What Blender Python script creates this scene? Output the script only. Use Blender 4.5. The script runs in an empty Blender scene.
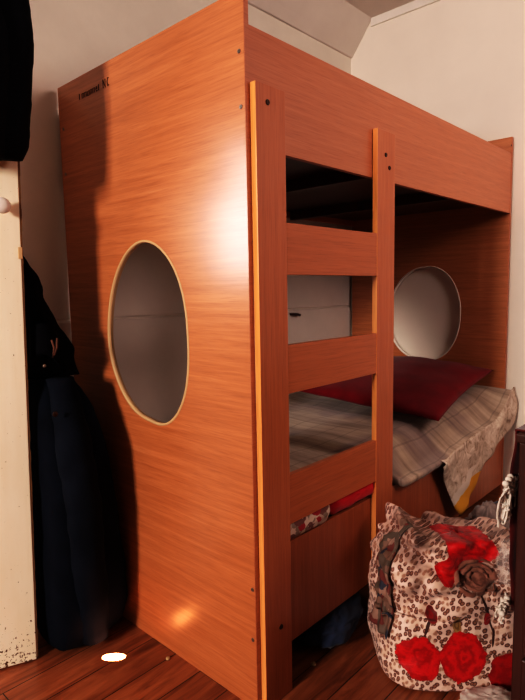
import bpy, bmesh, math, random
from mathutils import Vector, Matrix, noise
random.seed(7)
C = bpy.context.scene.collection
PI = math.pi

# ------------------------------------------------------------------ helpers
def tag(o, label=None, cat=None, group=None, kind=None):
    if label: o['label'] = label
    if cat: o['category'] = cat
    if group: o['group'] = group
    if kind: o['kind'] = kind
    return o

def obj(name, bm, mat, parent=None, smooth=False):
    me = bpy.data.meshes.new(name)
    bmesh.ops.recalc_face_normals(bm, faces=bm.faces)
    bm.to_mesh(me); bm.free()
    for p in me.polygons: p.use_smooth = smooth
    o = bpy.data.objects.new(name, me); C.objects.link(o)
    if mat: me.materials.append(mat)
    if parent: o.parent = parent
    return o

def thing(name, label, cat, loc=(0,0,0), rotz=0, group=None):
    o = bpy.data.objects.new(name, None); C.objects.link(o)
    o.location = loc; o.rotation_euler = (0,0,rotz); o.empty_display_size = .05
    return tag(o, label, cat, group)

def add_box(bm, x0,x1,y0,y1,z0,z1, bev=0.0, seg=2):
    r = bmesh.ops.create_cube(bm, size=1.0)
    vs = r['verts']
    for v in vs:
        v.co = Vector(((x0+x1)/2+v.co.x*(x1-x0), (y0+y1)/2+v.co.y*(y1-y0), (z0+z1)/2+v.co.z*(z1-z0)))
    if bev:
        es = list({e for v in vs for e in v.link_edges})
        bmesh.ops.bevel(bm, geom=es, offset=bev, segments=seg, affect='EDGES', profile=.5)
    return bm

def box(name, dims, mat, parent=None, bev=.0015):
    bm = bmesh.new(); add_box(bm, *dims, bev=bev)
    return obj(name, bm, mat, parent)

def grid_mesh(f, nu, nv, closed_u=False, closed_v=False):
    """f(u,v) with u,v in [0,1] -> surface bmesh"""
    bm = bmesh.new(); rows = []
    for j in range(nv + (0 if closed_v else 1)):
        rows.append([bm.verts.new(f(i/nu, j/nv)) for i in range(nu + (0 if closed_u else 1))])
    nr = len(rows); nc = len(rows[0])
    for j in range(nv):
        for i in range(nu):
            a, b = rows[j][i], rows[j][(i+1)%nc]; c, d = rows[(j+1)%nr][(i+1)%nc], rows[(j+1)%nr][i]
            bm.faces.new((a,b,c,d))
    return bm, rows

def add_tube(bm, pts, rad, n=8, caps=True):
    pts = [Vector(p) for p in pts]; rings = []
    for i, p in enumerate(pts):
        t = (pts[min(i+1,len(pts)-1)] - pts[max(i-1,0)]).normalized()
        a = Vector((0,0,1)) if abs(t.z) < .9 else Vector((1,0,0))
        u = t.cross(a).normalized(); w = t.cross(u)
        r = rad[i] if isinstance(rad,(list,tuple)) else rad
        rings.append([bm.verts.new(p + u*math.cos(2*PI*k/n)*r + w*math.sin(2*PI*k/n)*r) for k in range(n)])
    for i in range(len(rings)-1):
        for k in range(n):
            bm.faces.new((rings[i][k], rings[i][(k+1)%n], rings[i+1][(k+1)%n], rings[i+1][k]))
    if caps:
        bm.faces.new(rings[0]); bm.faces.new(rings[-1])
    return bm

def loft(levels, n=40, fold=.06, seed=0.0, power=2.6, sub=6, cap_top=True, cap_bot=True, wrinkle=.012):
    """levels: (z, x0, x1, y0, y1) bottom->top or top->bottom; vertical cloth body with folds"""
    bm = bmesh.new(); rings = []
    L = []
    for i in range(len(levels)-1):
        for s in range(sub):
            t = s/sub; t = t
            L.append([a+(b-a)*t for a,b in zip(levels[i], levels[i+1])])
    L.append(list(levels[-1]))
    # smooth
    for _ in range(2):
        L = [L[0]] + [[(L[i-1][k]+2*L[i][k]+L[i+1][k])/4 for k in range(5)] for i in range(1,len(L)-1)] + [L[-1]]
    for (z,x0,x1,y0,y1) in L:
        cx, cy, rx, ry = (x0+x1)/2, (y0+y1)/2, (x1-x0)/2, (y1-y0)/2
        ring = []
        for k in range(n):
            a = 2*PI*k/n; ca, sa = math.cos(a), math.sin(a)
            s = (abs(ca)**power + abs(sa)**power)**(-1/power)
            m = 1 + fold*(math.sin(5*a+seed+z*2.1)*.6 + math.sin(9*a+seed*2+z*3.7)*.4) - fold
            p = Vector((cx+rx*ca*s*m, cy+ry*sa*s*m, z))
            d = noise.noise_vector(p*11+Vector((seed,seed*3,0)))*wrinkle + noise.noise_vector(Vector((p.x*20,p.y*20,p.z*34+seed)))*wrinkle*.5
            ring.append(bm.verts.new(p+d))
        rings.append(ring)
    for i in range(len(rings)-1):
        for k in range(n):
            bm.faces.new((rings[i][k], rings[i][(k+1)%n], rings[i+1][(k+1)%n], rings[i+1][k]))
    if cap_bot: bm.faces.new(rings[0])
    if cap_top: bm.faces.new(rings[-1])
    return bm

def interp(tab, x):
    if x <= tab[0][0]: return tab[0][1:]
    for a, b in zip(tab, tab[1:]):
        if x <= b[0]:
            t = (x-a[0])/(b[0]-a[0]); return tuple(p+(q-p)*t for p, q in zip(a[1:], b[1:]))
    return tab[-1][1:]
def sm(a,b,x):
    t = max(0,min(1,(x-a)/(b-a))); return t*t*(3-2*t)

# ------------------------------------------------------------------ materials
def srgb(r,g,b):
    f = lambda c: (c/255/12.92 if c/255 <= .04045 else ((c/255+.055)/1.055)**2.4)
    return (f(r),f(g),f(b),1)

class Mat:
    def __init__(s, name, rough=.6, spec=.5):
        s.m = bpy.data.materials.new(name); s.m.use_nodes = True
        s.nt = s.m.node_tree; s.b = s.nt.nodes['Principled BSDF']; s.out = s.nt.nodes['Material Output']
        s.b.inputs['Roughness'].default_value = rough
        s.b.inputs['Specular IOR Level'].default_value = spec
        s.co = s.n('ShaderNodeTexCoord').outputs['Object']
    def n(s, t, **kw):
        nd = s.nt.nodes.new(t)
        for k, v in kw.items(): setattr(nd, k, v)
        return nd
    def l(s, a, b): s.nt.links.new(a, b)
    def inp(s, sock, v):
        if hasattr(v, 'is_output'): s.l(v, sock)
        else: sock.default_value = v
    def map(s, scale=(1,1,1), rot=(0,0,0), loc=(0,0,0), vec=None):
        m = s.n('ShaderNodeMapping'); s.l(vec or s.co, m.inputs[0])
        m.inputs['Scale'].default_value = scale; m.inputs['Rotation'].default_value = rot; m.inputs['Location'].default_value = loc
        return m.outputs[0]
    def noise(s, vec, scale=5, detail=4, rough=.5, dist=0):
        t = s.n('ShaderNodeTexNoise'); s.l(vec, t.inputs['Vector'])
        t.inputs['Scale'].default_value = scale; t.inputs['Detail'].default_value = detail
        t.inputs['Roughness'].default_value = rough; t.inputs['Distortion'].default_value = dist
        return t.outputs[0]
    def ramp(s, fac, stops, const=False):
        r = s.n('ShaderNodeValToRGB'); s.l(fac, r.inputs[0])
        e = r.color_ramp.elements
        while len(e) < len(stops): e.new(.5)
        for i,(p,c) in enumerate(stops):
            e[i].position = p; e[i].color = c if len(c)==4 else (*c,1)
        if const: r.color_ramp.interpolation = 'CONSTANT'
        return r.outputs[0]
    def mix(s, fac, a, b, mode='MIX'):
        m = s.n('ShaderNodeMix', data_type='RGBA', blend_type=mode)
        s.inp(m.inputs[0], fac); s.inp(m.inputs[6], a); s.inp(m.inputs[7], b)
        return m.outputs[2]
    def math(s, op, a, b=0.0, c=0.0, clamp=False):
        m = s.n('ShaderNodeMath', operation=op, use_clamp=clamp)
        s.inp(m.inputs[0], a); s.inp(m.inputs[1], b); s.inp(m.inputs[2], c)
        return m.outputs[0]
    def color(s, c): s.inp(s.b.inputs['Base Color'], c); return s
    def bump(s, h, strength=.2, dist=.01):
        b = s.n('ShaderNodeBump'); s.l(h, b.inputs['Height'])
        b.inputs['Strength'].default_value = strength; b.inputs['Distance'].default_value = dist
        s.l(b.outputs[0], s.b.inputs['Normal']); return s

def wood(name, scale, dark, mid, light, rough=.3, spec=.5, rot=(0,0,0), wave=None):
    m = Mat(name, rough, spec)
    v = m.map(scale, rot)
    a = m.noise(v, 1.0, 6, .62, .6)
    col = m.ramp(a, [(.28,dark),(.5,mid),(.72,light)])
    # fine pores
    v2 = m.map(tuple(c*5 for c in scale), rot)
    p = m.noise(v2, 1.0, 3, .6)
    pr = m.ramp(p, [(.34,(.66,.60,.56,1)),(.5,(1,1,1,1))])
    col = m.mix(.4, col, pr, 'MULTIPLY')
    m.color(col)
    m.bump(a, .03, .002)
    return m.m

Dk, Md, Lt = srgb(174,106,64), srgb(190,119,75), srgb(204,132,87)
W_PANEL = wood('orange_laminate_horizontal', (6,2.2,60), Dk, Md, Lt, .40, .5, rot=(.14,0,0))
W_RAIL  = wood('orange_laminate_lengthwise', (2.0,6,64), srgb(180,112,80), srgb(188,119,86), srgb(197,128,95), .34, .4, rot=(0,.05,0))
W_UP    = wood('orange_laminate_upright', (62,50,1.6), srgb(182,108,72), srgb(190,114,77), srgb(198,123,84), .3, .4)
W_RUNG  = wood('orange_laminate_rung', (2.0,6,64), srgb(178,104,66), srgb(186,110,71), srgb(194,118,78), .32, .4)
W_LOW   = wood('brown_laminate_board', (46,6,1.6), srgb(162,92,60), srgb(170,99,65), srgb(180,108,72), .34, .4)
W_EDGE_LIT  = wood('orange_edge_lit', (30,30,1.4), srgb(224,146,84), srgb(240,166,100), srgb(246,178,112), .35, .4)  # window light on the upright's left edge, painted in as brighter orange
W_DARK  = wood('dark_stained_wood', (30,30,1.6), srgb(48,20,14), srgb(66,30,20), srgb(82,38,26), .35, .5)

def plain(name, c, rough=.6, spec=.4, nscale=6, amt=.12, bump=.0, bscale=60):
    m = Mat(name, rough, spec)
    a = m.noise(m.co, nscale, 5, .6)
    d = tuple(x*(1-amt) for x in c[:3])+(1,); l = tuple(min(1,x*(1+amt)) for x in c[:3])+(1,)
    m.color(m.ramp(a, [(.3,d),(.7,l)]))
    if bump: m.bump(m.noise(m.co, bscale, 4, .6), bump, .004)
    return m.m

WALL = plain('whitewashed_plaster', srgb(222,212,202), .85, .25, 3.0, .06, .25, 18)
WALLR = plain('cream_plaster', srgb(232,222,210), .85, .25, 2.0, .04, .2, 14)
CEIL = plain('ceiling_plaster', srgb(214,204,196), .9, .2, 3.0, .05, .2, 18)
TRIMW = plain('white_painted_trim', srgb(224,216,208), .6, .3, 4, .04)
TRIM_CREAM = plain('cream_edge_strip', srgb(206,172,132), .5, .4, 5, .05)
STEEL = plain('dull_steel', srgb(150,140,130), .35, .5, 20, .15); STEEL.node_tree.nodes['Principled BSDF'].inputs['Metallic'].default_value = .8
BOLT = plain('dark_bronze_bolt', srgb(66,36,24), .35, .5, 20, .2); BOLT.node_tree.nodes['Principled BSDF'].inputs['Metallic'].default_value = .5
INK = plain('black_marker_ink', srgb(40,20,16), .6, .2)

def door_paint():
    m = Mat('chipped_cream_paint', .5, .35)
    a = m.noise(m.map((6,6,1.2)), 2, 5, .6)
    base = m.ramp(a, [(.3,srgb(240,226,200)),(.7,srgb(248,238,216))])
    # chips near the bottom
    ch = m.noise(m.co, 90, 3, .7)
    sp = m.n('ShaderNodeSeparateXYZ'); m.l(m.co, sp.inputs[0])
    low = m.math('MULTIPLY_ADD', sp.outputs[2], -4.5, .9, True)
    edge = m.math('MULTIPLY_ADD', sp.outputs[0], 6.0, .75, True)
    k = m.math('MULTIPLY', m.math('MULTIPLY', low, edge), .16)
    mask = m.math('GREATER_THAN', m.math('ADD', ch, k), .69)
    m.color(m.mix(mask, base, srgb(96,66,44)))
    m.bump(m.noise(m.map((60,60,3)), 1, 3), .15, .003)
    return m.m
DOORP = door_paint()
for _m in (W_PANEL,):
    _b = _m.node_tree.nodes['Principled BSDF']; _b.inputs['Coat Weight'].default_value = .7; _b.inputs['Coat Roughness'].default_value = .25
RAWEDGE = plain('raw_brown_door_edge', srgb(120,86,58), .8, .2, 14, .25)

def floor_mat():
    m = Mat('brown_laminate_planks', .3, .45)
    br = m.n('ShaderNodeTexBrick')
    m.l(m.map((1,1,1)), br.inputs['Vector'])
    br.offset = .37; br.inputs['Scale'].default_value = 1
    br.inputs['Brick Width'].default_value = 1.25; br.inputs['Row Height'].default_value = .125
    br.inputs['Mortar Size'].default_value = .0018; br.inputs['Mortar Smooth'].default_value = .2
    br.inputs['Color1'].default_value = (.25,.25,.25,1); br.inputs['Color2'].default_value = (.8,.8,.8,1); br.inputs['Mortar'].default_value = (.5,.5,.5,1)
    off = m.n('ShaderNodeVectorMath', operation='MULTIPLY_ADD')
    m.l(br.outputs['Color'], off.inputs[0]); off.inputs[1].default_value = (3,7,5); m.l(m.map((2.4,22,1)), off.inputs[2])
    g = m.noise(off.outputs[0], 1.0, 6, .65, 1.2)
    col = m.ramp(g, [(.28,srgb(104,54,34)),(.48,srgb(154,90,58)),(.7,srgb(186,118,80))])
    tone = m.mix(.35, col, m.ramp(br.outputs['Color'], [(0,(.55,.5,.48,1)),(1,(1,1,1,1))]), 'MULTIPLY')
    col = m.mix(br.outputs['Fac'], tone, srgb(50,24,14))
    m.color(col)
    h = m.math('SUBTRACT', m.math('MULTIPLY', g, .3), br.outputs['Fac'])
    m.bump(h, .12, .003)
    return m.m
FLOORM = floor_mat()

def fabric(name, c1, c2, rough=.9, scale=8, weave=350, bump=.25, sheen=.15):
    m = Mat(name, rough, .2)
    m.b.inputs['Sheen Weight'].default_value = sheen
    if sheen == 0: m.b.inputs['Specular IOR Level'].default_value = .08
    a = m.noise(m.co, scale, 5, .6)
    m.color(m.ramp(a, [(.3,c1),(.7,c2)]))
    m.bump(m.noise(m.co, weave, 2, .5), bump, .002)
    return m.m
NAVY = fabric('navy_wool', srgb(19,23,32), srgb(29,34,46), sheen=0)
BLACKF = fabric('black_padded_fabric', srgb(8,8,12), srgb(14,14,20), .8, sheen=0)
NAVYD = fabric('dark_navy_cotton', srgb(14,17,26), srgb(22,27,39), sheen=0)
PILLOW = fabric('crimson_cotton', srgb(104,6,18), srgb(128,10,26), .85)
DENIM = fabric('dark_denim', srgb(44,52,74), srgb(62,72,98))
GREYCL = fabric('grey_brown_knit', srgb(116,102,98), srgb(150,134,128), .9, 22)
GREYBLUE = fabric('slate_blue_cloth', srgb(60,66,82), srgb(90,94,108), .9, 14)
WHITECL = fabric('off_white_cotton', srgb(206,200,192), srgb(228,222,214), .9, 10)
YARN = fabric('white_yarn', srgb(214,204,192), srgb(238,230,220), .9, 60)
MAROON = fabric('maroon_cloth', srgb(70,20,18), srgb(104,32,28), .8, 12)
REDBED = fabric('red_bedding', srgb(176,16,34), srgb(206,28,46), .85, 14)
FLBED = None

def blanket_mat():
    m = Mat('brushed_plaid_blanket', .92, .15); m.b.inputs['Sheen Weight'].default_value = .2
    a = m.noise(m.map((22,1.3,3)), 1, 4, .6)       # streaks across the bed
    b = m.noise(m.map((1.2,34,3)), 1, 4, .65)      # streaks along the bed
    base = m.ramp(a, [(.3,srgb(146,128,114)),(.5,srgb(178,160,144)),(.72,srgb(200,184,166))])
    st = m.ramp(b, [(.32,srgb(150,132,124)),(.5,srgb(200,184,168)),(.7,srgb(214,202,186))])
    col = m.mix(.5, base, st, 'MULTIPLY')
    col = m.mix(.55, col, base)
    big = m.noise(m.map((2.2,3.0,1)), 1.4, 2, .5)
    col = m.mix(m.ramp(big, [(.5,(0,0,0,1)),(.62,(.55,.55,.55,1))]), col, srgb(128,110,112))
    # thin dark lines along the length
    sp = m.n('ShaderNodeSeparateXYZ'); m.l(m.co, sp.inputs[0])
    w = m.math('FRACT', m.math('MULTIPLY', m.math('ADD', sp.outputs[1], m.math('MULTIPLY', big, .05)), 11.0))
    ln = m.math('LESS_THAN', w, .07)
    col = m.mix(m.math('MULTIPLY', ln, .35), col, srgb(110,94,86))
    m.color(col)
    m.bump(m.noise(m.map((60,60,60)), 1, 3), .35, .004)
    return m.m
BLANKET = blanket_mat()

def corner_mat():
    m = Mat('embroidered_blanket_corner', .9, .15)
    a = m.noise(m.map((18,18,18)), 1, 5, .65, 1.5)
    base = m.ramp(a, [(.30,srgb(136,114,100)),(.44,srgb(186,168,152)),(.66,srgb(214,200,186))])
    sp = m.n('ShaderNodeSeparateXYZ'); m.l(m.co, sp.inputs[0])
    n2 = m.math('MULTIPLY_ADD', m.noise(m.co, 14, 3), .05, -.025)
    # distance from the hanging edge (line slanting along the right side)
    e = m.math('ADD', m.math('MULTIPLY_ADD', sp.outputs[0], -.62, 1.06), sp.outputs[2])
    e = m.math('ADD', e, n2)
    band = m.math('MULTIPLY', m.math('LESS_THAN', e, .545), m.math('LESS_THAN', sp.outputs[2], .33))
    col = m.mix(band, base, srgb(214,160,66))
    pale = m.math('MULTIPLY', m.math('GREATER_THAN', e, .545), m.math('LESS_THAN', e, .60))
    pale = m.math('MULTIPLY', pale, m.math('LESS_THAN', sp.outputs[2], .38))
    col = m.mix(pale, col, srgb(208,196,184))
    m.color(col)
    m.bump(a, .4, .006)
    return m.m
CORNER = corner_mat()

def leopard_base(m, vec, scale=30.0):
    """cream cloth with brown ring spots"""
    jit = m.noise(m.map((1,1,1), vec=vec), 26, 2)
    va = m.n('ShaderNodeVectorMath', operation='MULTIPLY_ADD')
    nv = m.n('ShaderNodeTexNoise'); m.l(vec, nv.inputs['Vector']); nv.inputs['Scale'].default_value = 40
    m.l(nv.outputs[1], va.inputs[0]); va.inputs[1].default_value = (.011,.011,.011); m.l(vec, va.inputs[2])
    vo = m.n('ShaderNodeTexVoronoi'); m.l(va.outputs[0], vo.inputs['Vector']); vo.inputs['Scale'].default_value = scale; vo.voronoi_dimensions = '2D'
    vo.inputs['Randomness'].default_value = .8
    d = vo.outputs['Distance']
    ring = m.ramp(d, [(0,srgb(158,112,90)),(.20,srgb(160,112,92)),(.25,srgb(98,54,46)),(.36,srgb(98,54,46)),(.43,srgb(236,206,192)),(1,srgb(244,218,206))])
    brk = m.ramp(jit, [(.42,(0,0,0,1)),(.50,(1,1,1,1))])
    return m.mix(m.math('SUBTRACT', 1.0, brk), ring, m.ramp(d, [(.2,srgb(176,132,110)),(.42,srgb(228,198,180))]))

def rose_mat():
    m = Mat('leopard_and_rose_print', .55, .4); m.b.inputs['Sheen Weight'].default_value = .2
    # the print runs round the bundle: bend depth into the horizontal coordinate
    sp = m.n('ShaderNodeSeparateXYZ'); m.l(m.co, sp.inputs[0])
    X, Y, Z = sp.outputs
    cb = m.n('ShaderNodeCombineXYZ'); m.l(m.math('MULTIPLY_ADD', Y, -.8, X), cb.inputs[0]); m.l(m.math('MULTIPLY_ADD', Y, .25, Z), cb.inputs[1])
    col = leopard_base(m, cb.outputs[0], 60)
    # shade of the folds, painted brownish over the crumpled upper half
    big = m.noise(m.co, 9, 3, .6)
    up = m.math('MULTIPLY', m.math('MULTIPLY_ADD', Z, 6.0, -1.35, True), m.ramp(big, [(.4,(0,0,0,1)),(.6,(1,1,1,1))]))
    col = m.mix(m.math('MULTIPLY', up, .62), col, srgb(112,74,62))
    wob = m.noise(m.co, 26, 3, .6)
    wob2 = m.noise(m.map((1,1,1),loc=(3,5,7)), 60, 2, .6)
    front = m.math('LESS_THAN', Y, .03)
    def blob(cx, cz, rx, rz, c1, c2, rot=0.0, amp=.55):
        nonlocal col
        dx = m.math('SUBTRACT', X, cx); dz = m.math('SUBTRACT', Z, cz)
        ca, sa = math.cos(rot), math.sin(rot)
        a = m.math('MULTIPLY', m.math('ADD', m.math('MULTIPLY', dx, ca), m.math('MULTIPLY', dz, sa)), 1/rx)
        b = m.math('MULTIPLY', m.math('SUBTRACT', m.math('MULTIPLY', dz, ca), m.math('MULTIPLY', dx, sa)), 1/rz)
        r = m.math('SQRT', m.math('ADD', m.math('MULTIPLY', a, a), m.math('MULTIPLY', b, b)))
        rr = m.math('ADD', r, m.math('MULTIPLY_ADD', wob, amp, -amp/2))
        mask = m.math('MULTIPLY', m.math('LESS_THAN', rr, 1.0), front)
        sw = m.math('SINE', m.math('MULTIPLY_ADD', wob, 16.0, m.math('MULTIPLY', r, 9.0)))
        c = m.mix(m.math('MULTIPLY_ADD', sw, .5, .5, True), c1, c2)
        col = m.mix(mask, col, c)
    RD, RL = srgb(176,8,16), srgb(214,22,30)
    def stem(x0,z0,x1,z1,w=.004):
        blob((x0+x1)/2,(z0+z1)/2, math.hypot(x1-x0,z1-z0)/2, w, srgb(60,30,26), srgb(84,44,36), math.atan2(z1-z0,x1-x0), .5)
    stem(-.115,.235,-.135,.175); stem(.03,.32,.075,.17,.004); stem(.075,.19,.065,.14,.004)
    blob(.035,.335,.06,.030, srgb(120,78,66), srgb(168,120,102), .1)
    blob(-.04,.212,.013,.032, srgb(128,92,52), srgb(176,138,88), .2)
    blob(-.115,.24,.015,.026, srgb(140,20,22), srgb(110,40,34), .3)
    blob(.052,.222,.014,.022, srgb(170,12,18), srgb(196,26,30), .3)
    blob(-.150,.108,.060,.066, RD, RL, .3)
    blob(-.022,.112,.068,.074, RD, RL, -.2)
    blob(.115,.060,.060,.060, srgb(150,8,14), srgb(180,16,22))
    blob(.020,.415,.080,.046, RD, RL, -.2)
    blob(-.05,.37,.046,.042, RD, RL, .3)
    blob(.09,.46,.05,.028, srgb(140,12,18), RD, .1)
    m.color(col)
    m.bump(m.noise(m.map((10,10,26)), 1, 4, .6, 1.0), .35, .012)
    return m.m
ROSE = rose_mat()

def floral(name, cols, scale=24):
    m = Mat(name, .7, .3)
    va = m.n('ShaderNodeVectorMath', operation='MULTIPLY_ADD')
    nv = m.n('ShaderNodeTexNoise'); m.l(m.co, nv.inputs['Vector']); nv.inputs['Scale'].default_value = 30
    m.l(nv.outputs[1], va.inputs[0]); va.inputs[1].default_value = (.04,.04,.04); m.l(m.co, va.inputs[2])
    vo = m.n('ShaderNodeTexVoronoi'); m.l(va.outputs[0], vo.inputs['Vector']); vo.inputs['Scale'].default_value = scale
    s = m.n('ShaderNodeSeparateColor'); m.l(vo.outputs['Color'], s.inputs[0])
    k = len(cols)
    m.color(m.ramp(s.outputs[0], [(i/k, c) for i,c in enumerate(cols)], True))
    m.bump(m.noise(m.co, 40, 3), .2, .004)
    return m.m
SCARF = floral('floral_scarf_print', [srgb(116,98,86), srgb(66,66,78), srgb(158,128,114), srgb(132,104,90), srgb(120,66,60), srgb(104,88,78)], 40)
FLBED = floral('floral_sheet_print', [srgb(186,160,144), srgb(130,84,76), srgb(206,186,170), srgb(170,50,58), srgb(150,128,114)], 44)

def plastic_film():
    m = Mat('clear_plastic_film', .12, .6)
    m.color((.95,.93,.9,1)); m.b.inputs['Alpha'].default_value = .16
    m.bump(m.noise(m.co, 40, 4, .6, 1), .8, .02)
    return m.m
FILM = plastic_film()

# ------------------------------------------------------------------ room
YW, XW = 0.985, 1.962
def struct(name, bm, m, parent=None, smooth=False):
    o = obj(name, bm, m, parent, smooth)
    if not parent: o['kind'] = 'structure'
    return o
bm = bmesh.new(); add_box(bm, -3.0, XW+.1, -3.2, YW+.1, -.06, 0); struct('floor', bm, FLOORM)

def back_wall():
    # gently uneven plaster with a board seam at z ~ 1.085 and a lip under the sloping ceiling
    zs = [0,.2,.4,.6,.8,1.0,1.06,1.074,1.082,1.090,1.098,1.11,1.2,1.4,1.6,1.8,2.0,2.2,2.4,2.56,2.60,2.617,2.64,2.70]
    nx = 90
    bm = bmesh.new(); rows = []
    for z in zs:
        row = []
        for i in range(nx+1):
            x = -3.0 + (XW+.05+3.0)*i/nx
            wob = noise.noise(Vector((x*1.3,z*1.1,4)))*.004
            zz = z
            if 1.07 < z < 1.1: zz = z - .012*(x-1.3)*.5 + .004*noise.noise(Vector((x*3,0,1)))
            off = 0.0
            if z <= 1.082: off = -.005
            if z == 1.090: off = .007
            row.append(bm.verts.new((x, YW+off+wob, zz)))
        rows.append(row)
    for a, b in zip(rows, rows[1:]):
        for i in range(nx): bm.faces.new((a[i],a[i+1],b[i+1],b[i]))
    back = [bm.verts.new(p) for p in ((-3,YW+.1,0),(XW+.05,YW+.1,0),(XW+.05,YW+.1,2.7),(-3,YW+.1,2.7))]
    bm.faces.new(back)
    return bm
struct('wall_back', back_wall(), WALL, smooth=False)

def right_wall():
    ny, nz = 60, 40
    bm = bmesh.new(); rows = []
    for j in range(nz+1):
        z = 2.85*j/nz
        rows.append([bm.verts.new((XW+.004*noise.noise(Vector((0,(-3.2+4.2*i/ny)*1.4,z*1.2))), -3.2+4.25*i/ny, z)) for i in range(ny+1)])
    for a, b in zip(rows, rows[1:]):
        for i in range(ny): bm.faces.new((a[i],a[i+1],b[i+1],b[i]))
    bm.faces.new([bm.verts.new(p) for p in ((XW+.1,-3.2,0),(XW+.1,1.05,0),(XW+.1,1.05,2.85),(XW+.1,-3.2,2.85))])
    return bm
struct('wall_right', right_wall(), WALLR, smooth=True)
bm = bmesh.new(); add_box(bm, -3.0, XW+.1, -3.2, .835, 2.80, 2.86); struct('ceiling', bm, CEIL)
# sloping cove between back wall and ceiling
def cove(u,v):
    x = -3.0+(XW+3.05)*u
    y = YW-.012 + (.832-(YW-.012))*v; z = 2.617+(2.803-2.617)*v
    return Vector((x, y+.004*noise.noise(Vector((x*2,v*3,2))), z+.003*noise.noise(Vector((x*3,v,9)))))
bm,_ = grid_mesh(cove, 70, 4)
# its lower lip
vs = []
a = bm.verts.new((-3,YW-.012,2.617)); b = bm.verts.new((XW,YW-.012,2.617)); c = bm.verts.new((XW,YW+.02,2.612)); d = bm.verts.new((-3,YW+.02,2.612))
bm.faces.new((a,b,c,d))
struct('trim_1', bm, CEIL)
bm = bmesh.new(); add_box(bm, XW-.012, XW+.01, -3.2, .84, 2.752, 2.80, .003); struct('trim_2', bm, TRIMW)
bm = bmesh.new(); add_box(bm, XW-.012, XW+.01, -3.2, YW, 0, .045, .003); struct('baseboard_right', bm, TRIMW)

# ------------------------------------------------------------------ open door (left)
door = thing('door_1', 'cream painted door leaf with round white knob standing open', 'door', (-.322,.694,0), math.radians(180-20.7))
door.rotation_euler.y = math.radians(-1.45)
del door['category']; door['kind'] = 'structure'
# local +x runs from free edge towards hinges (world: -x,+y); local +y is the front (towards the room)
def dbox(name, d, m, bev=.002):
    return box(name, d, m, door, bev)
def leaf():
    bm = bmesh.new(); add_box(bm, .004, .44, -.03, 0, .004, 2.0, .0015)
    return obj('leaf', bm, DOORP, door)
leaf()
bm = bmesh.new()
for i in range(60):
    z = .012+i*(1.975/60); w = random.uniform(.0,.003)
    add_box(bm, -.001-w*.6, .004, -.030, -.001-w*.3, z, z+1.975/60+.001)
obj('edge_strip', bm, RAWEDGE, door)
def lathe(prof, axis_pt, n=24):
    # prof (r, y) around local y axis
    bm = bmesh.new(); rings = []
    for r, y in prof:
        rings.append([bm.verts.new((axis_pt[0]+r*math.cos(2*PI*k/n), axis_pt[1]+y, axis_pt[2]+r*math.sin(2*PI*k/n))) for k in range(n)])
    for a, b in zip(rings, rings[1:]):
        for k in range(n): bm.faces.new((a[k],a[(k+1)%n],b[(k+1)%n],b[k]))
    bm.faces.new(rings[0]); bm.faces.new(rings[-1]); return bm
kn = obj('door_knob', lathe([(.012,0),(.010,.012),(.011,.02),(.021,.026),(.024,.034),(.021,.043),(.010,.047),(.001,.048)], (.052,0,1.462)), TRIMW, door, True)
kn['label'] = 'round white door knob'
bm = bmesh.new(); add_box(bm, .0, .012, -.001, .004, 1.31, 1.345, .001); obj('latch_plate', bm, TRIM_CREAM, door)

# ------------------------------------------------------------------ bunk bed
H, WB, L, T = 1.95, .958, 1.949, .016
bed = thing('bunk_bed', 'orange wood-grain bunk bed with oval side openings and a front ladder', 'bunk bed', (0,0,0))
HY, HZ, HA, HB, HN = .477, 1.073, .2195, .292, 2.15
NEAR_PTS = [(.487,1.366),(.353,1.322),(.286,1.235),(.256,1.06),(.270,.904),(.300,.840),(.355,.786),(.410,.770),(.467,.780),(.609,.839),(.665,.915),(.698,1.0),(.685,1.142),(.621,1.278),(.56,1.335)]
FAR_PTS = [(.461,1.318),(.341,1.289),(.269,1.193),(.243,1.044),(.270,.903),(.331,.812),(.453,.776),(.582,.800),(.645,.852),(.690,.95),(.700,1.07),(.655,1.19),(.56,1.29)]
def radial(pts):
    tab = sorted((math.atan2((z-HZ)/HB,(y-HY)/HA), math.hypot((z-HZ)/HB,(y-HY)/HA)) for y,z in pts)
    tab = [(a-2*PI,r) for a,r in tab]+tab+[(a+2*PI,r) for a,r in tab]
    def lin(a):
        for p,q in zip(tab,tab[1:]):
            if p[0] <= a <= q[0]: return p[1]+(q[1]-p[1])*(a-p[0])/(q[0]-p[0]+1e-12)
    def smooth(a):
        a = (a+PI)%(2*PI)-PI
        ks = range(-6,7); ws = [math.exp(-(k/3.2)**2) for k in ks]
        return sum(w*lin(a+k*.055) for k,w in zip(ks,ws))/sum(ws)
    return smooth
RAD = {True: radial(NEAR_PTS), False: radial(FAR_PTS)}
def sup(a, ry, rz, first=True):
    ca, sa = math.cos(a), math.sin(a)
    b = math.atan2(sa, ca); s = RAD[first](b)
    return HY+ry*ca*s, HZ+rz*sa*s
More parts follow.
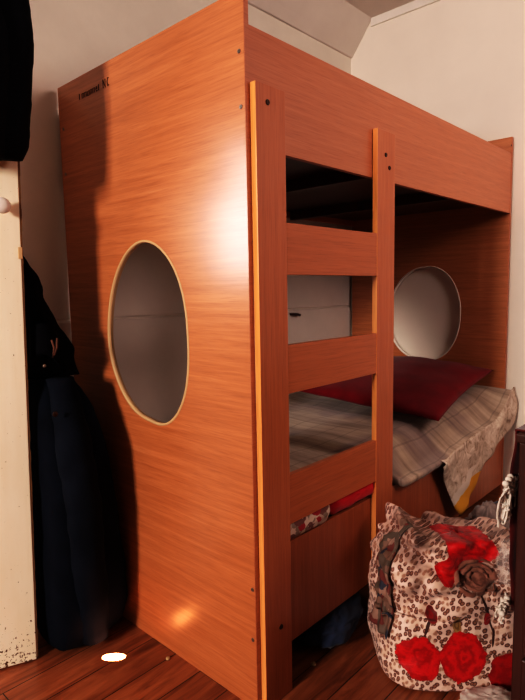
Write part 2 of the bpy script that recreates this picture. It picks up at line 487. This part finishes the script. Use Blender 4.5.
def panel(x0, x1, name):
    N = 96; name_first = x0 < 1
    bm = bmesh.new()
    angs = [2*PI*k/N for k in range(N)]
    corners = [math.atan2(z-HZ, y-HY) % (2*PI) for y in (0,WB) for z in (0,H)]
    for c in corners:
        k = min(range(len(angs)), key=lambda i: abs(angs[i]-c)); angs[k] = c
    def rect(a):
        ca, sa = math.cos(a), math.sin(a); t = 1e9
        if ca > 1e-9: t = min(t,(WB-HY)/ca)
        if ca < -1e-9: t = min(t,(0-HY)/ca)
        if sa > 1e-9: t = min(t,(H-HZ)/sa)
        if sa < -1e-9: t = min(t,(0-HZ)/sa)
        return HY+ca*t, HZ+sa*t
    R = {}
    for x in (x0,x1):
        R[x,'i'] = [bm.verts.new((x,*sup(a,HA-.004,HB-.004,name_first))) for a in angs]
        R[x,'o'] = [bm.verts.new((x,*rect(a))) for a in angs]
    for k in range(N):
        q = (k+1)%N
        for x in (x0,x1): bm.faces.new((R[x,'i'][k],R[x,'i'][q],R[x,'o'][q],R[x,'o'][k]))
        for w in 'io': bm.faces.new((R[x0,w][k],R[x0,w][q],R[x1,w][q],R[x1,w][k]))
    o = obj(name, bm, W_PANEL, bed)
    # cream edge strip round the opening
    bm = bmesh.new(); rr = []
    xa, xb = x0-.0015, x1+.0015
    for x, d in ((xa,-.0005),(xb,-.0005),(xb,-.0075),(xa,-.0075)):
        rr.append([bm.verts.new((x,*sup(a,HA+d,HB+d,name_first))) for a in angs])
    for i in range(4):
        for k in range(N):
            q = (k+1)%N; bm.faces.new((rr[i][k],rr[i][q],rr[(i+1)%4][q],rr[(i+1)%4][k]))
    t = obj('hole_trim', bm, TRIM_CREAM if name_first else WALLR, o, True); t['label'] = 'cream edge strip round the oval opening'
    # brown front edge band
    box('edge_band', (x0,x1,-.0012,.0006,0.001,H-.001), W_RAIL, o, 0)
    return o
p1 = panel(0, T, 'side_panel'); p2 = panel(L-T, L, 'side_panel')
# boards
box('upper_rail', (T,L-T,0,.018,1.5705,1.869), W_RAIL, bed)
box('upper_back_rail', (T,L-T,WB-.018,WB,1.59,1.869), W_RAIL, bed)
box('lower_rail', (T,L-T,0,.018,.133,.452), W_LOW, bed)
box('lower_back_rail', (T,L-T,WB-.018,WB,.133,.452), W_LOW, bed)
box('upper_base', (T,L-T,.018,WB-.018,1.622,1.636), W_DARK, bed)
box('lower_base', (T,L-T,.018,WB-.018,.405,.42), W_DARK, bed)
for x in (.63,1.30):
    box('cross_beam', (x,x+.035,.018,WB-.018,1.578,1.622), W_DARK, bed)
# ladder: two uprights, three rungs
def bolt(x, y, z, parent, r=.0075, m=BOLT):
    bm = bmesh.new()
    prof = [(r,0.0),(r,-.0015),(r*.8,-.003),(r*.35,-.003),(r*.3,-.0015),(.0004,-.0015)]
    rings = [[bm.verts.new((x+q*math.cos(2*PI*k/14), y+yy, z+q*math.sin(2*PI*k/14))) for k in range(14)] for q,yy in prof]
    for a, b in zip(rings, rings[1:]):
        for k in range(14): bm.faces.new((a[k],a[(k+1)%14],b[(k+1)%14],b[k]))
    bm.faces.new(rings[0]); bm.faces.new(rings[-1])
    return obj('bolt', bm, m, parent, False)
def upright(x0, x1, holes):
    u = box('ladder_upright', (x0,x1,-.0205,-.0015,0,1.729), W_UP, bed, .0015)
    e = box('upright_edge', (x0-.0006,x0+.0004,-.0203,-.0017,.001,1.728), W_EDGE_LIT, u, 0)
    e['label'] = 'left edge of the ladder upright, painted paler orange as if lit'
    for x, z in holes: bolt(x, -.0205, z, u)
    return u
upright(.0175,.133, ((.062,1.685),(.084,.225)))
upright(.607,.723, ((.659,1.650),(.683,1.61),(.66,.265)))
for a, b in ((1.242,1.385),(.906,1.046),(.5185,.667)):
    box('rung', (.133,.607,-.0195,-.0015,a,b), W_RUNG, bed)
# screws on the outer face of the near panel
def side_screw(y, z, parent):
    bm = bmesh.new(); r = .006
    prof = [(r,-.0004),(r*.8,-.0022),(r*.35,-.0022),(r*.3,-.0008),(.0004,-.0008)]
    rings = [[bm.verts.new((yy, y+q*math.cos(2*PI*k/14), z+q*math.sin(2*PI*k/14))) for k in range(14)] for q,yy in prof]
    for a, b in zip(rings, rings[1:]):
        for k in range(14): bm.faces.new((a[k],a[(k+1)%14],b[(k+1)%14],b[k]))
    bm.faces.new(rings[0]); bm.faces.new(rings[-1])
    obj('screw', bm, STEEL, parent)
for y, z in ((.018,1.804),(.015,1.668),(.010,.364),(.013,.212),(.93,1.80),(.932,1.64)): side_screw(y, z, p1)
bolt(1.921,-.0012,1.905,p2,.004)
# black marker letters near the top back corner of the near panel
def scrawl():
    G = {'I':[[(0,0),(0,1)]], 'n':[[(0,0),(0,.8),(1,.8),(1,0)]], 'u':[[(0,.8),(0,0),(1,0),(1,.8)]],
         'N':[[(0,0),(0,1),(1,0),(1,1)]], 'C':[[(1,.9),(.4,1),(0,.5),(.4,0),(1,.1)]], 'e':[[(0,.45),(.9,.5),(.5,.85),(0,.45),(.5,0),(1,.15)]]}
    def glyph(x, ch, h, w):
        bm = bmesh.new()
        for st in G[ch]:
            add_tube(bm, [(-.0006, .806-(x+a*w), 1.874+b*h) for a,b in st], .0014, 5)
        obj('letter', bm, INK, p1)
    x = 0
    for ch in 'InnunneI':
        glyph(x, ch, .019, .010); x += .018
    x += .010
    glyph(x,'N',.026,.013); x += .024; glyph(x,'C',.026,.011)
scrawl()

# ------------------------------------------------------------------ bedding
def softbox(x0,x1,y0,y1,z0,z1, r, amp=.006, seed=0, cuts=18):
    bm = bmesh.new(); bmesh.ops.create_cube(bm, size=1)
    bmesh.ops.subdivide_edges(bm, edges=bm.edges, cuts=cuts, use_grid_fill=True)
    sx, sy, sz = x1-x0, y1-y0, z1-z0
    for v in bm.verts:
        p = Vector(((v.co.x+.5)*sx, (v.co.y+.5)*sy, (v.co.z+.5)*sz))
        q = Vector((min(max(p.x,r),sx-r), min(max(p.y,r),sy-r), min(max(p.z,min(r,sz/2)),sz-min(r,sz/2))))
        d = p-q
        if d.length > 1e-6: p = q + d.normalized()*min(r, d.length if d.length<r else r)
        n = noise.noise(Vector((p.x*7+seed,p.y*7,p.z*9)))*amp
        v.co = Vector((x0,y0,z0))+p+Vector((0,0,n))
    return bm
o = obj('mattress', softbox(.018,1.931,.065,.935,.421,.51,.03,.003,3), WHITECL, None, True)
tag(o, 'thin pale mattress lying on the lower bunk under the beige blanket', 'mattress')

FOLD = [(.02,.50),(.65,.487),(.76,.475),(.92,.478),(1.09,.480),(1.228,.495),(1.401,.512),(1.686,.535),(1.823,.590),(1.905,.655)]
def bl_top(x, y):
    back = .595 + .018*sm(.75,.95,y)
    rise = .075*sm(1.15,1.92,x)
    z = back + rise*.9
    # soft front shoulder
    zf = interp(FOLD, x)[0]
    t = sm(.17,-.042,y)
    t = t**1.6
    z = z*(1-t) + zf*t
    z += noise.noise(Vector((x*4,y*5,1)))*.010 + noise.noise(Vector((x*11,y*3,5)))*.004
    return z
def bl(u,v):
    x = .024 + 1.902*u; y0 = .026 - .068*sm(.735,.80,x); y = y0 + (.940-y0)*v**1.25
    return Vector((x, y, bl_top(x,y)))
bm, rows = grid_mesh(bl, 110, 60)
# rolled hem along the front: turn under
prev = rows[0]
for k,(dy,dz) in enumerate(((-.004,-.010),(-.001,-.020),(.004,-.026),(.006,-.028))):
    row = [bm.verts.new(r.co+Vector((0,dy,dz))) for r in rows[0]]
    for i in range(len(row)-1): bm.faces.new((prev[i],prev[i+1],row[i+1],row[i]))
    prev = row
blk = obj('blanket', bm, BLANKET, None, True)
tag(blk, 'beige brushed blanket with faint plaid streaks spread over the lower bunk', 'blanket')
# hanging corner in front of the lower rail
TOPC = [(1.085,.482),(1.128,.475),(1.228,.497),(1.401,.516),(1.686,.536),(1.823,.592),(1.905,.655),(1.945,.668)]
BOTC = [(1.085,.455),(1.13,.385),(1.183,.304),(1.225,.235),(1.273,.185),(1.33,.205),(1.382,.222),(1.440,.250),(1.473,.275),(1.497,.325),(1.53,.352),(1.641,.385),(1.804,.420),(1.88,.458),(1.945,.50)]
def hc(u,v):
    x = 1.085+.86*u
    t = interp(TOPC,x)[0]; b = interp(BOTC,x)[0]
    z = t+(b-t)*v
    amp = .010*min(1,v*4)
    y = -.047 + amp*(math.sin(x*21+v*2.2)*.8 + noise.noise(Vector((x*9,z*12,2)))*1.2) - .006*math.sin(v*PI)
    if v < .12: y = y*(v/.12) + (-.045)*(1-v/.12)
    return Vector((x-.035*v*(1-u)*0, y, z))
bm,_ = grid_mesh(hc, 70, 22)
c = obj('hanging_corner', bm, CORNER, blk, True); c['label'] = 'hanging blanket corner with a mustard border'
md = c.modifiers.new('thickness','SOLIDIFY'); md.thickness = .005; md.offset = 0
# wrap-over fold at the far end, where the blanket laps past the panel edge
# pillow
P00,P10,P01,P11 = Vector((1.135,-.005,.632)),Vector((1.17,.83,.668)),Vector((1.905,.045,.755)),Vector((1.905,.80,.775))
def pil(side):
    def f(u,v):
        c = P00*(1-u)*(1-v)+P10*u*(1-v)+P01*(1-u)*v+P11*u*v
        a, b = 2*u-1, 2*v-1
        ctr = (P00+P10+P01+P11)/4
        # edges bow inward between pointed corners
        c = c + (ctr-c)*.06*((1-a*a)*abs(b)**3+(1-b*b)*abs(a)**3)
        t = .078*max(0,(1-a*a))**.42*max(0,(1-b*b))**.42
        n = noise.noise(Vector((c.x*6,c.y*6,side)))*.010*min(1,t*30)
        # wrinkles radiating from corners
        z = side*t*(1.0 if side > 0 else .45) + n
        return Vector((c.x, c.y, c.z+z))
    return f
bm,_ = grid_mesh(pil(1), 44, 44); b2,_ = grid_mesh(pil(-1), 44, 44)
tmp = bpy.data.meshes.new('tmp'); b2.to_mesh(tmp); b2.free(); bm.from_mesh(tmp); bpy.data.meshes.remove(tmp)
bmesh.ops.remove_doubles(bm, verts=bm.verts, dist=.0006)
o = obj('pillow', bm, PILLOW, None, True)
tag(o, 'large dark red pillow leaning against the far end of the lower bunk', 'pillow')

# folded bedding showing between rung and lower rail
def roll(x0,x1,yc,zc,ry,rz,seed):
    def f(u,v):
        x = x0+(x1-x0)*v; a = 2*PI*u
        k = min(1, (min(v,1-v)*9+.02))**.5
        m = 1+.16*noise.noise(Vector((x*14,math.cos(a)*1.5,math.sin(a)*1.5+seed)))
        return Vector((x, yc+ry*math.cos(a)*k*m, zc+rz*math.sin(a)*k*m))
    bm, rows = grid_mesh(f, 28, 40, closed_u=True)
    bm.faces.new(rows[0]); bm.faces.new(rows[-1]); return bm
o = obj('folded_quilt', roll(.35,.66,.012,.496,.024,.036,2), REDBED, None, True)
tag(o, 'bright red folded quilt edge showing below the lowest ladder rung', 'quilt')
o = obj('bed_sheet', roll(.03,.36,.006,.492,.022,.036,7), FLBED, None, True)
tag(o, 'pale floral sheet bunched below the lowest ladder rung beside the red quilt', 'sheet')

# small brown hook on the wall above the lower bunk
bm = bmesh.new(); add_tube(bm, [(1.335,.985,1.062),(1.35,.962,1.062),(1.375,.955,1.060),(1.398,.957,1.055),(1.405,.960,1.058)], [.006,.007,.007,.006,.004], 8)
o = obj('wall_hook', bm, W_DARK, None, True); tag(o, 'small brown hook fixed in the back wall above the lower bunk', 'hook')

# ------------------------------------------------------------------ coats by the door
DR = door.matrix_basis.copy()
coat = thing('coat', 'black coat hung over the top of the open cream door', 'coat', (-.285,.68,0), math.radians(180-20.7))
# local: x to hinges, y to the room
lv = [(1.592,-.012,.40,.012,.105),(1.63,-.030,.41,.008,.118),(1.70,-.040,.41,.006,.120),(1.80,-.052,.42,.006,.120),(1.90,-.060,.42,.006,.118),(2.0,-.060,.40,.006,.11),(2.10,-.050,.36,.004,.09),(2.16,-.02,.30,.004,.06)]
obj('body', loft(lv, fold=.05, seed=1.3, wrinkle=.006), BLACKF, coat, True)
def sleeve(pts, rads, seed, n=18, wr=.008):
    bm = bmesh.new(); rings = []
    pts = [Vector(p) for p in pts]
    P=[];Rr=[]
    for i in range(len(pts)-1):
        for s in range(6):
            t=s/6; P.append(pts[i].lerp(pts[i+1],t)); Rr.append(rads[i]+(rads[i+1]-rads[i])*t)
    P.append(pts[-1]); Rr.append(rads[-1])
    for p, r in zip(P,Rr):
        ring=[]
        for k in range(n):
            a=2*PI*k/n; q=p+Vector((math.cos(a)*r, math.sin(a)*r*.75, 0))
            q += noise.noise_vector(Vector((q.x*14,q.y*14,q.z*22+seed)))*wr
            ring.append(bm.verts.new(q))
        rings.append(ring)
    for a,b in zip(rings,rings[1:]):
        for k in range(n): bm.faces.new((a[k],a[(k+1)%n],b[(k+1)%n],b[k]))
    bm.faces.new(rings[-1])
    # cuff turned inside
    inner=[bm.verts.new(p.co.lerp(P[0],.12)) for p in rings[0]]
    deep=[bm.verts.new(p.co.lerp(P[0],.2)+Vector((0,0,.05))) for p in rings[0]]
    for k in range(n):
        bm.faces.new((rings[0][k],rings[0][(k+1)%n],inner[(k+1)%n],inner[k])); bm.faces.new((inner[k],inner[(k+1)%n],deep[(k+1)%n],deep[k]))
    bm.faces.new(deep)
    return bm
obj('sleeve', sleeve([(.10,.085,1.585),(.085,.095,1.75),(.08,.09,1.92),(.09,.07,2.08)], [.060,.066,.070,.06], 4), BLACKF, coat, True)
bm = bmesh.new(); add_tube(bm, [(.12,.03,2.12),(.12,.01,2.16),(.12,-.02,2.16),(.12,-.036,2.10),(.12,-.036,1.97)], .004, 8); obj('hanger_hook', bm, STEEL, coat)

jk = thing('jacket', 'black padded jacket with drawstring hanging behind the open door', 'jacket', (0,0,0))
lj = [(.925,-.262,-.080,.71,.90),(.965,-.265,-.10,.70,.90),(1.01,-.266,-.100,.70,.90),(1.06,-.268,-.118,.71,.905),(1.12,-.268,-.15,.72,.91),(1.18,-.266,-.180,.735,.92),(1.25,-.262,-.185,.76,.925),(1.29,-.262,-.208,.78,.93),(1.335,-.26,-.235,.80,.93)]
obj('body', loft(lj, fold=.05, seed=2.2, wrinkle=.008), BLACKF, jk, True)
# collar flap
def collar(u,v):
    a = -PI*.95+PI*.9*u
    r = 1.0+.12*v
    return Vector((-.225+.045*math.cos(a)*r, .725+.05*math.sin(a)*r, 1.09-.10*v+.02*math.sin(u*5)))
bm,_ = grid_mesh(collar, 20, 8); o = obj('collar', bm, BLACKF, jk, True); md=o.modifiers.new('s','SOLIDIFY'); md.thickness=.012
bm = bmesh.new(); add_tube(bm, [(-.222,.668,1.055),(-.218,.662,1.03),(-.222,.660,1.005),(-.226,.660,1.0)], .0035, 6); add_tube(bm, [(-.205,.664,1.060),(-.210,.660,1.03),(-.220,.659,1.008)], .0035, 6)
CORD = plain('brown_cord', srgb(120,84,70), .8, .2); o = obj('drawstring', bm, CORD, jk, True); o['label'] = 'brown drawstring'
def stud(x,y,z,r,m,parent,name='stud'):
    bm = bmesh.new(); bmesh.ops.create_uvsphere(bm, u_segments=12, v_segments=8, radius=r, matrix=Matrix.Translation((x,y,z)) @ Matrix.Diagonal((1,.5,1,1)))
    return obj(name, bm, m, parent, True)
stud(-.252,.664,.975,.006,STEEL,jk)

nv = thing('overcoat', 'long navy overcoat reaching the floor between the door and the bed', 'coat', (0,0,0))
ln = [(.022,-.275,-.085,.62,.80),(.06,-.285,-.012,.60,.86),(.12,-.288,-.006,.585,.88),(.25,-.288,-.008,.58,.89),(.45,-.286,-.030,.585,.90),(.62,-.284,-.044,.595,.90),(.76,-.280,-.060,.62,.90),(.84,-.272,-.082,.65,.90),(.92,-.26,-.12,.70,.885)]
obj('body', loft(ln, fold=.03, seed=5.1, wrinkle=.006, power=4.5), NAVYD, nv, True)
obj('sleeve', sleeve([(-.158,.610,.032),(-.176,.590,.25),(-.190,.578,.5),(-.205,.590,.72),(-.195,.68,.93)], [.050,.056,.058,.058,.045], 9), NAVY, nv, True)
stud(-.262,.590,.832,.009,BOLT,nv,'button')

# ------------------------------------------------------------------ heap in front of the bed
def lump(rx, ry, rz, seed, amp=.18, e=.75, nu=56, nv_=36, freq=2.2, fine=.05, flat=.0):
    def f(u,v):
        a = 2*PI*u; t = -PI/2+PI*v
        pw = lambda q,k: math.copysign(abs(q)**k, q)
        d = Vector((pw(math.cos(t),e)*pw(math.cos(a),e), pw(math.cos(t),e)*pw(math.sin(a),e), pw(math.sin(t),e)))
        n = 1+amp*noise.noise(d*freq+Vector((seed,seed*2,0)))+fine*noise.noise(d*freq*3.3+Vector((0,seed,seed)))
        # creases
        n -= fine*1.2*abs(noise.noise(Vector((d.x*5+seed,d.y*5,d.z*2.2))))
        p = Vector((d.x*rx*n, d.y*ry*n, rz+d.z*rz*n))
        p.z = max(p.z, .004+.003*v)
        return p
    bm,rows = grid_mesh(f, nu, nv_, closed_u=True)
    bmesh.ops.remove_doubles(bm, verts=bm.verts, dist=.0004)
    return bm

BAGR = math.radians(-46.2)
def bag_pt(u, v, off=0.0):
    """leopard bundle surface: u round, v bottom->top, local frame, -y faces the room"""
    a = 2*PI*u
    pr = [(0,.240,.17),(.04,.262,.185),(.15,.272,.188),(.35,.268,.176),(.55,.262,.160),(.72,.256,.145),(.86,.245,.128),(.95,.185,.095),(1.0,.0,.0)]
    rx, ry = interp(pr, v)
    z = .462*(v**.92) if v < .86 else None
    z = interp([(0,.0),(.04,.012),(.15,.062),(.35,.155),(.55,.25),(.72,.350),(.86,.438),(.95,.466),(1.0,.462)], v)[0]
    e = .55
    pw = lambda q,k: math.copysign(abs(q)**k, q)
    cx = pw(math.cos(a),e); sy = pw(math.sin(a),e)
    if cx < 0: rx -= .030 + .012*sm(.25,.46,z)
    p = Vector((cx*rx-.012, sy*ry, z))
    # left top ear higher, right side sagging
    if v > .5: p.z *= .915; p.z += .060*sm(.55,.95,v)*math.exp(-((p.x+.165)/.045)**2) - .012*sm(.0,.2,p.x)*sm(.5,1,v)
    # folds: deep creases in the upper half, shallow below
    k = .25+.75*sm(.35,.8,v)
    n = .036*noise.noise(Vector((p.x*8,p.y*8,p.z*13+3)))*k + .045*k*k*(abs(noise.noise(Vector((p.x*11+2,p.y*11,p.z*17))))-.25)
    n += .014*noise.noise(Vector((p.x*24,p.y*24,p.z*32)))*k
    # ridged drapery running diagonally over the upper half
    w = p.z*26 + p.x*15 + 2.2*noise.noise(Vector((p.x*7,p.y*7,p.z*7+1)))
    n += .016*k*(1-abs(math.sin(w*.5)))**1.5*sm(.17,.27,p.z)
    # gathers radiating from the swirl
    gx, gz = p.x-.035, p.z-.335; gr = math.hypot(gx,gz); ga = math.atan2(gz,gx)
    n += .010*math.sin(9*ga+gr*20+1.0)*sm(.04,.07,gr)*(1-sm(.12,.20,gr))*(1 if sy<0 else 0)
    n += .012*math.sin(p.x*58+p.z*22)*sm(.38,.46,p.z)
    d = Vector((cx*.7, sy, .45*sm(.6,1,v))).normalized()
    p += d*(n+off)
    p.z = max(p.z, .003)
    return p
bundle = thing('fabric_bundle', 'leopard print bundle with big red roses on the floor before the bed', 'bundle', (.60,-.30,0), BAGR)
bm, rows = grid_mesh(lambda u,v: bag_pt(u,v), 140, 80, closed_u=True)
bm.faces.new(rows[0]); bmesh.ops.remove_doubles(bm, verts=bm.verts, dist=.0003)
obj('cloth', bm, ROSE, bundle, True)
# swirl of gathered cloth on the front
def swirl():
    bm = bmesh.new()
    for k in range(3):
        r0 = .022+.018*k
        pts=[]
        for i in range(26):
            a = -.4+i*(2*PI*.82)/25+k*.5
            x = .035+r0*1.25*math.cos(a); z = .335+r0*.75*math.sin(a)
            # find surface depth
            best = min((bag_pt(u/120., v/40.) for u in range(70,112) for v in range(20,36)), key=lambda q:(q.x-x)**2+(q.z-z)**2)
            pts.append((x,best.y-.002,z))
        add_tube(bm, pts, [.002+.006*math.sin(PI*i/25) for i in range(26)], 8)
    return bm
TAN = fabric('brown_rose_cloth', srgb(128,84,70), srgb(172,124,106), .6, 20)
o = obj('gathered_swirl', swirl(), TAN, bundle, True); o['label'] = 'brown swirled gather on the front'

# floral scarf draped over the left shoulder of the bundle
scarf = thing('scarf', 'grey and blue floral scarf lying over the left side of the leopard bundle', 'scarf', (.60,-.30,0), BAGR)
def sc(u,v):
    uu = .50+.09*u + .012*math.sin(v*6)+.02*v
    vv = .34+.62*v
    return bag_pt(uu%1.0, vv, .013+.007*noise.noise(Vector((u*5,v*9,3)))+.006*math.sin(u*14+v*3))
bm,_ = grid_mesh(sc, 24, 50); o = obj('cloth', bm, SCARF, scarf, True); md=o.modifiers.new('s','SOLIDIFY'); md.thickness=.003

# clothes behind the bundle
o = obj('trousers', lump(.24,.072,.095,3.3,.22,.8,freq=2.6,fine=.10), GREYBLUE, None, True); o.location=(1.47,-.150,0)
tag(o, 'slate blue trousers crumpled on the floor by the far end of the bunk', 'trousers')
o = obj('sweater', lump(.17,.095,.125,8.1,.22,.8,freq=2.4,fine=.12), GREYCL, None, True); o.location=(1.06,-.245,0); o.rotation_euler=(0,0,.1); o.scale=(1,1,1.32)
tag(o, 'grey brown sweater heaped on the floor behind the leopard bundle', 'sweater')
# dark blue clothes under the bed
def jeans():
    bm = lump(.16,.11,.062,1.7,.16,.8,freq=2.2,fine=.10)
    return bm
o = obj('jeans', jeans(), DENIM, None, True); o.location=(.44,.075,0); o.rotation_euler=(0,0,.25)
tag(o, 'dark blue jeans bundled on the floor under the lower bunk behind the ladder', 'jeans')
# white cloth on the floor in front
o = obj('white_cloth', lump(.085,.06,.024,5.5,.25,.8,freq=2.8,fine=.12), WHITECL, None, True); o.location=(.436,-.498,0); o.rotation_euler=(0,0,BAGR)
tag(o, 'crumpled white cloth on the floor in front of the leopard bundle', 'cloth')

# ------------------------------------------------------------------ cabinet at the right edge, throw, plastic bag
cab = thing('cabinet', 'dark brown wooden cabinet at the right edge of the picture', 'cabinet', (0,0,0))
CX, CY, CZ = .274, -.600, .86
box('carcass', (CX,CX+.50,CY-.75,CY,0.05,CZ-.022), W_DARK, cab, .003)
box('top', (CX-.008,CX+.51,CY-.76,CY+.006,CZ-.022,CZ), W_DARK, cab, .004)
box('plinth', (CX+.02,CX+.48,CY-.73,CY-.02,0,.05), W_DARK, cab, .002)
for k in range(3):
    d = box('drawer', (CX-.014,CX-.001,CY-.735,CY-.025,.075+k*.25,.075+k*.25+.24), W_DARK, cab, .003)
    bm = bmesh.new(); bmesh.ops.create_uvsphere(bm, u_segments=16, v_segments=10, radius=.014, matrix=Matrix.Translation((CX-.024,CY-.38,.195+k*.25))); obj('drawer_knob', bm, BOLT, d, True)
throw = thing('throw', 'maroon throw with white yarn fringe hanging over the dark cabinet', 'throw', (0,0,0))
def th(u,v):
    # hangs down the back side (towards the bed) of the cabinet
    x = CX+.015+.26*u; z = CZ+.004-.45*v
    y = CY+.014+.008*math.sin(x*70+v*2)*min(1,v*5)+.006*noise.noise(Vector((x*14,z*14,0)))
    return Vector((x,y,z))
bm,_ = grid_mesh(th, 24, 30)
prev = [v for v in bm.verts if abs(v.co.z-(CZ+.004))<1e-6]
prev.sort(key=lambda v:v.co.x)
row = [bm.verts.new((v.co.x, CY-.2, CZ+.004)) for v in prev]
for i in range(len(row)-1): bm.faces.new((prev[i],prev[i+1],row[i+1],row[i]))
o = obj('cloth', bm, MAROON, throw, True); md=o.modifiers.new('s','SOLIDIFY'); md.thickness=.004
def fringe(cx, cy, cz, n, length, spread, seed):
    rnd = random.Random(seed); bm = bmesh.new()
    for i in range(n):
        p = Vector((cx+rnd.uniform(-spread,spread), cy+rnd.uniform(0,.012), cz+rnd.uniform(-.01,.012))); pts=[p.copy()]
        dx = rnd.uniform(-.010,.010); l = length*rnd.uniform(.5,1)
        ph = rnd.uniform(0,6)
        for s in range(1,11):
            t=s/10
            pts.append(p+Vector((dx*t*2+.008*math.sin(ph+t*7), .006*math.cos(ph+t*6)+.010*t, -l*t+.012*math.sin(ph*2+t*9))))
        add_tube(bm, pts, .0028, 5)
    # knots
    for i in range(n//3):
        p=(cx+rnd.uniform(-spread,spread), cy+.006, cz+rnd.uniform(-.02,.02))
        bmesh.ops.create_icosphere(bm, subdivisions=2, radius=.008, matrix=Matrix.Translation(p))
    return bm
o = obj('fringe', fringe(CX+.004,CY+.010,.735,34,.10,.040,3), YARN, throw, True); o['label']='white yarn fringe'
o = obj('fringe', fringe(CX+.006,CY+.012,.435,16,.035,.034,8), YARN, throw, True); o['label']='white yarn fringe'
bagp = obj('plastic_bag', lump(.030,.022,.06,2.9,.25,.8,40,26,2.6,.16), FILM, None, True); bagp.location=(CX+.072,CY+.042,.44)
tag(bagp, 'small clear plastic bag hanging beside the fringe at the dark cabinet', 'bag')

# ------------------------------------------------------------------ crumbs
CR = plain('pale_crumb', srgb(190,160,120), .8, .2)
def crumb(x,y,r,label,seed):
    bm = bmesh.new(); bmesh.ops.create_icosphere(bm, subdivisions=2, radius=r)
    for v in bm.verts:
        v.co *= 1+.3*noise.noise(v.co*120+Vector((seed,0,0))); v.co.z = v.co.z*.6+r*.55
    o = obj('crumb', bm, CR, None, True); o.location=(x,y,0); tag(o, label, 'crumb')
crumb(.258,-.004,.009,'pale crumb on the floor beside the left ladder foot',1)
crumb(-.035,.372,.008,'pale crumb on the floor at the foot of the near bed panel',4)

# ------------------------------------------------------------------ light
def area(name, loc, target, sx, sy, power, col):
    l = bpy.data.lights.new(name,'AREA'); l.shape='RECTANGLE'; l.size=sx; l.size_y=sy; l.energy=power; l.color=col
    o = bpy.data.objects.new(name,l); C.objects.link(o); o.location=loc
    o.rotation_euler=(Vector(target)-Vector(loc)).to_track_quat('-Z','Y').to_euler()
    return o
area('window_light_left', (-5.0,-.2,2.1), (0,.4,1.3), .75, .85, 215, (1,.87,.79))
area('window_light_front', (.95,-2.2,2.35), (1.3,.5,1.0), .6, .8, 26, (1,.83,.78))
dl = area('doorway_light', (-.84,.955,1.58), (0,.06,1.46), .40, .60, 1.5, (.95,.97,1)); dl.data.spread = math.radians(52)
def spot(name, loc, target, ang, power, col, scale=(1,1,1)):
    l = bpy.data.lights.new(name,'SPOT'); l.spot_size=math.radians(ang); l.spot_blend=.25; l.energy=power; l.color=col; l.shadow_soft_size=.004
    o = bpy.data.objects.new(name,l); C.objects.link(o); o.location=loc
    zz = -(Vector(target)-Vector(loc)).normalized(); xx = Vector((.68,-.733,0)); xx = (xx-zz*xx.dot(zz)).normalized(); yy = zz.cross(xx)
    o.rotation_euler = Matrix((xx,yy,zz)).transposed().to_euler(); o.scale = scale
spot('sun_fleck', (-.20,.36,1.75), (-.147,.517,0), 1.15, 30000, (1,.97,.92), (2.2,1.0,1))

w = bpy.data.worlds.new('room_ambient'); bpy.context.scene.world = w; w.use_nodes = True
w.node_tree.nodes['Background'].inputs[0].default_value = (1,.86,.76,1)
w.node_tree.nodes['Background'].inputs[1].default_value = .018

# ------------------------------------------------------------------ camera
cam = bpy.data.cameras.new('camera'); co = bpy.data.objects.new('camera', cam); C.objects.link(co)
yaw, pitch, roll = 0.7485117106902673, -0.10971730997279906, -0.018094333060389763
f = Vector((math.cos(yaw)*math.cos(pitch), math.sin(yaw)*math.cos(pitch), math.sin(pitch)))
r = f.cross(Vector((0,0,1))).normalized(); u = r.cross(f)
r2 = r*math.cos(roll)+u*math.sin(roll); u2 = -r*math.sin(roll)+u*math.cos(roll)
M = Matrix((r2,u2,-f)).transposed().to_4x4(); M.translation = (-1.036022,-1.006853,1.201730)
co.matrix_world = M
cam.sensor_fit = 'VERTICAL'; cam.sensor_height = 24; cam.lens = 545.43/700*24; cam.clip_start = .02
bpy.context.scene.camera = co
bpy.context.scene.view_settings.view_transform = 'Standard'
bpy.context.scene.view_settings.look = 'None'
bpy.context.scene.view_settings.exposure = 0
vs = bpy.context.scene.view_settings
vs.use_curve_mapping = True
cm = vs.curve_mapping; cv = cm.curves[3]
cv.points[0].location = (0,0); cv.points[1].location = (1,1)
for p in ((.05,.019),(.15,.098),(.38,.40),(.7,.78)): cv.points.new(*p)
cm.update()
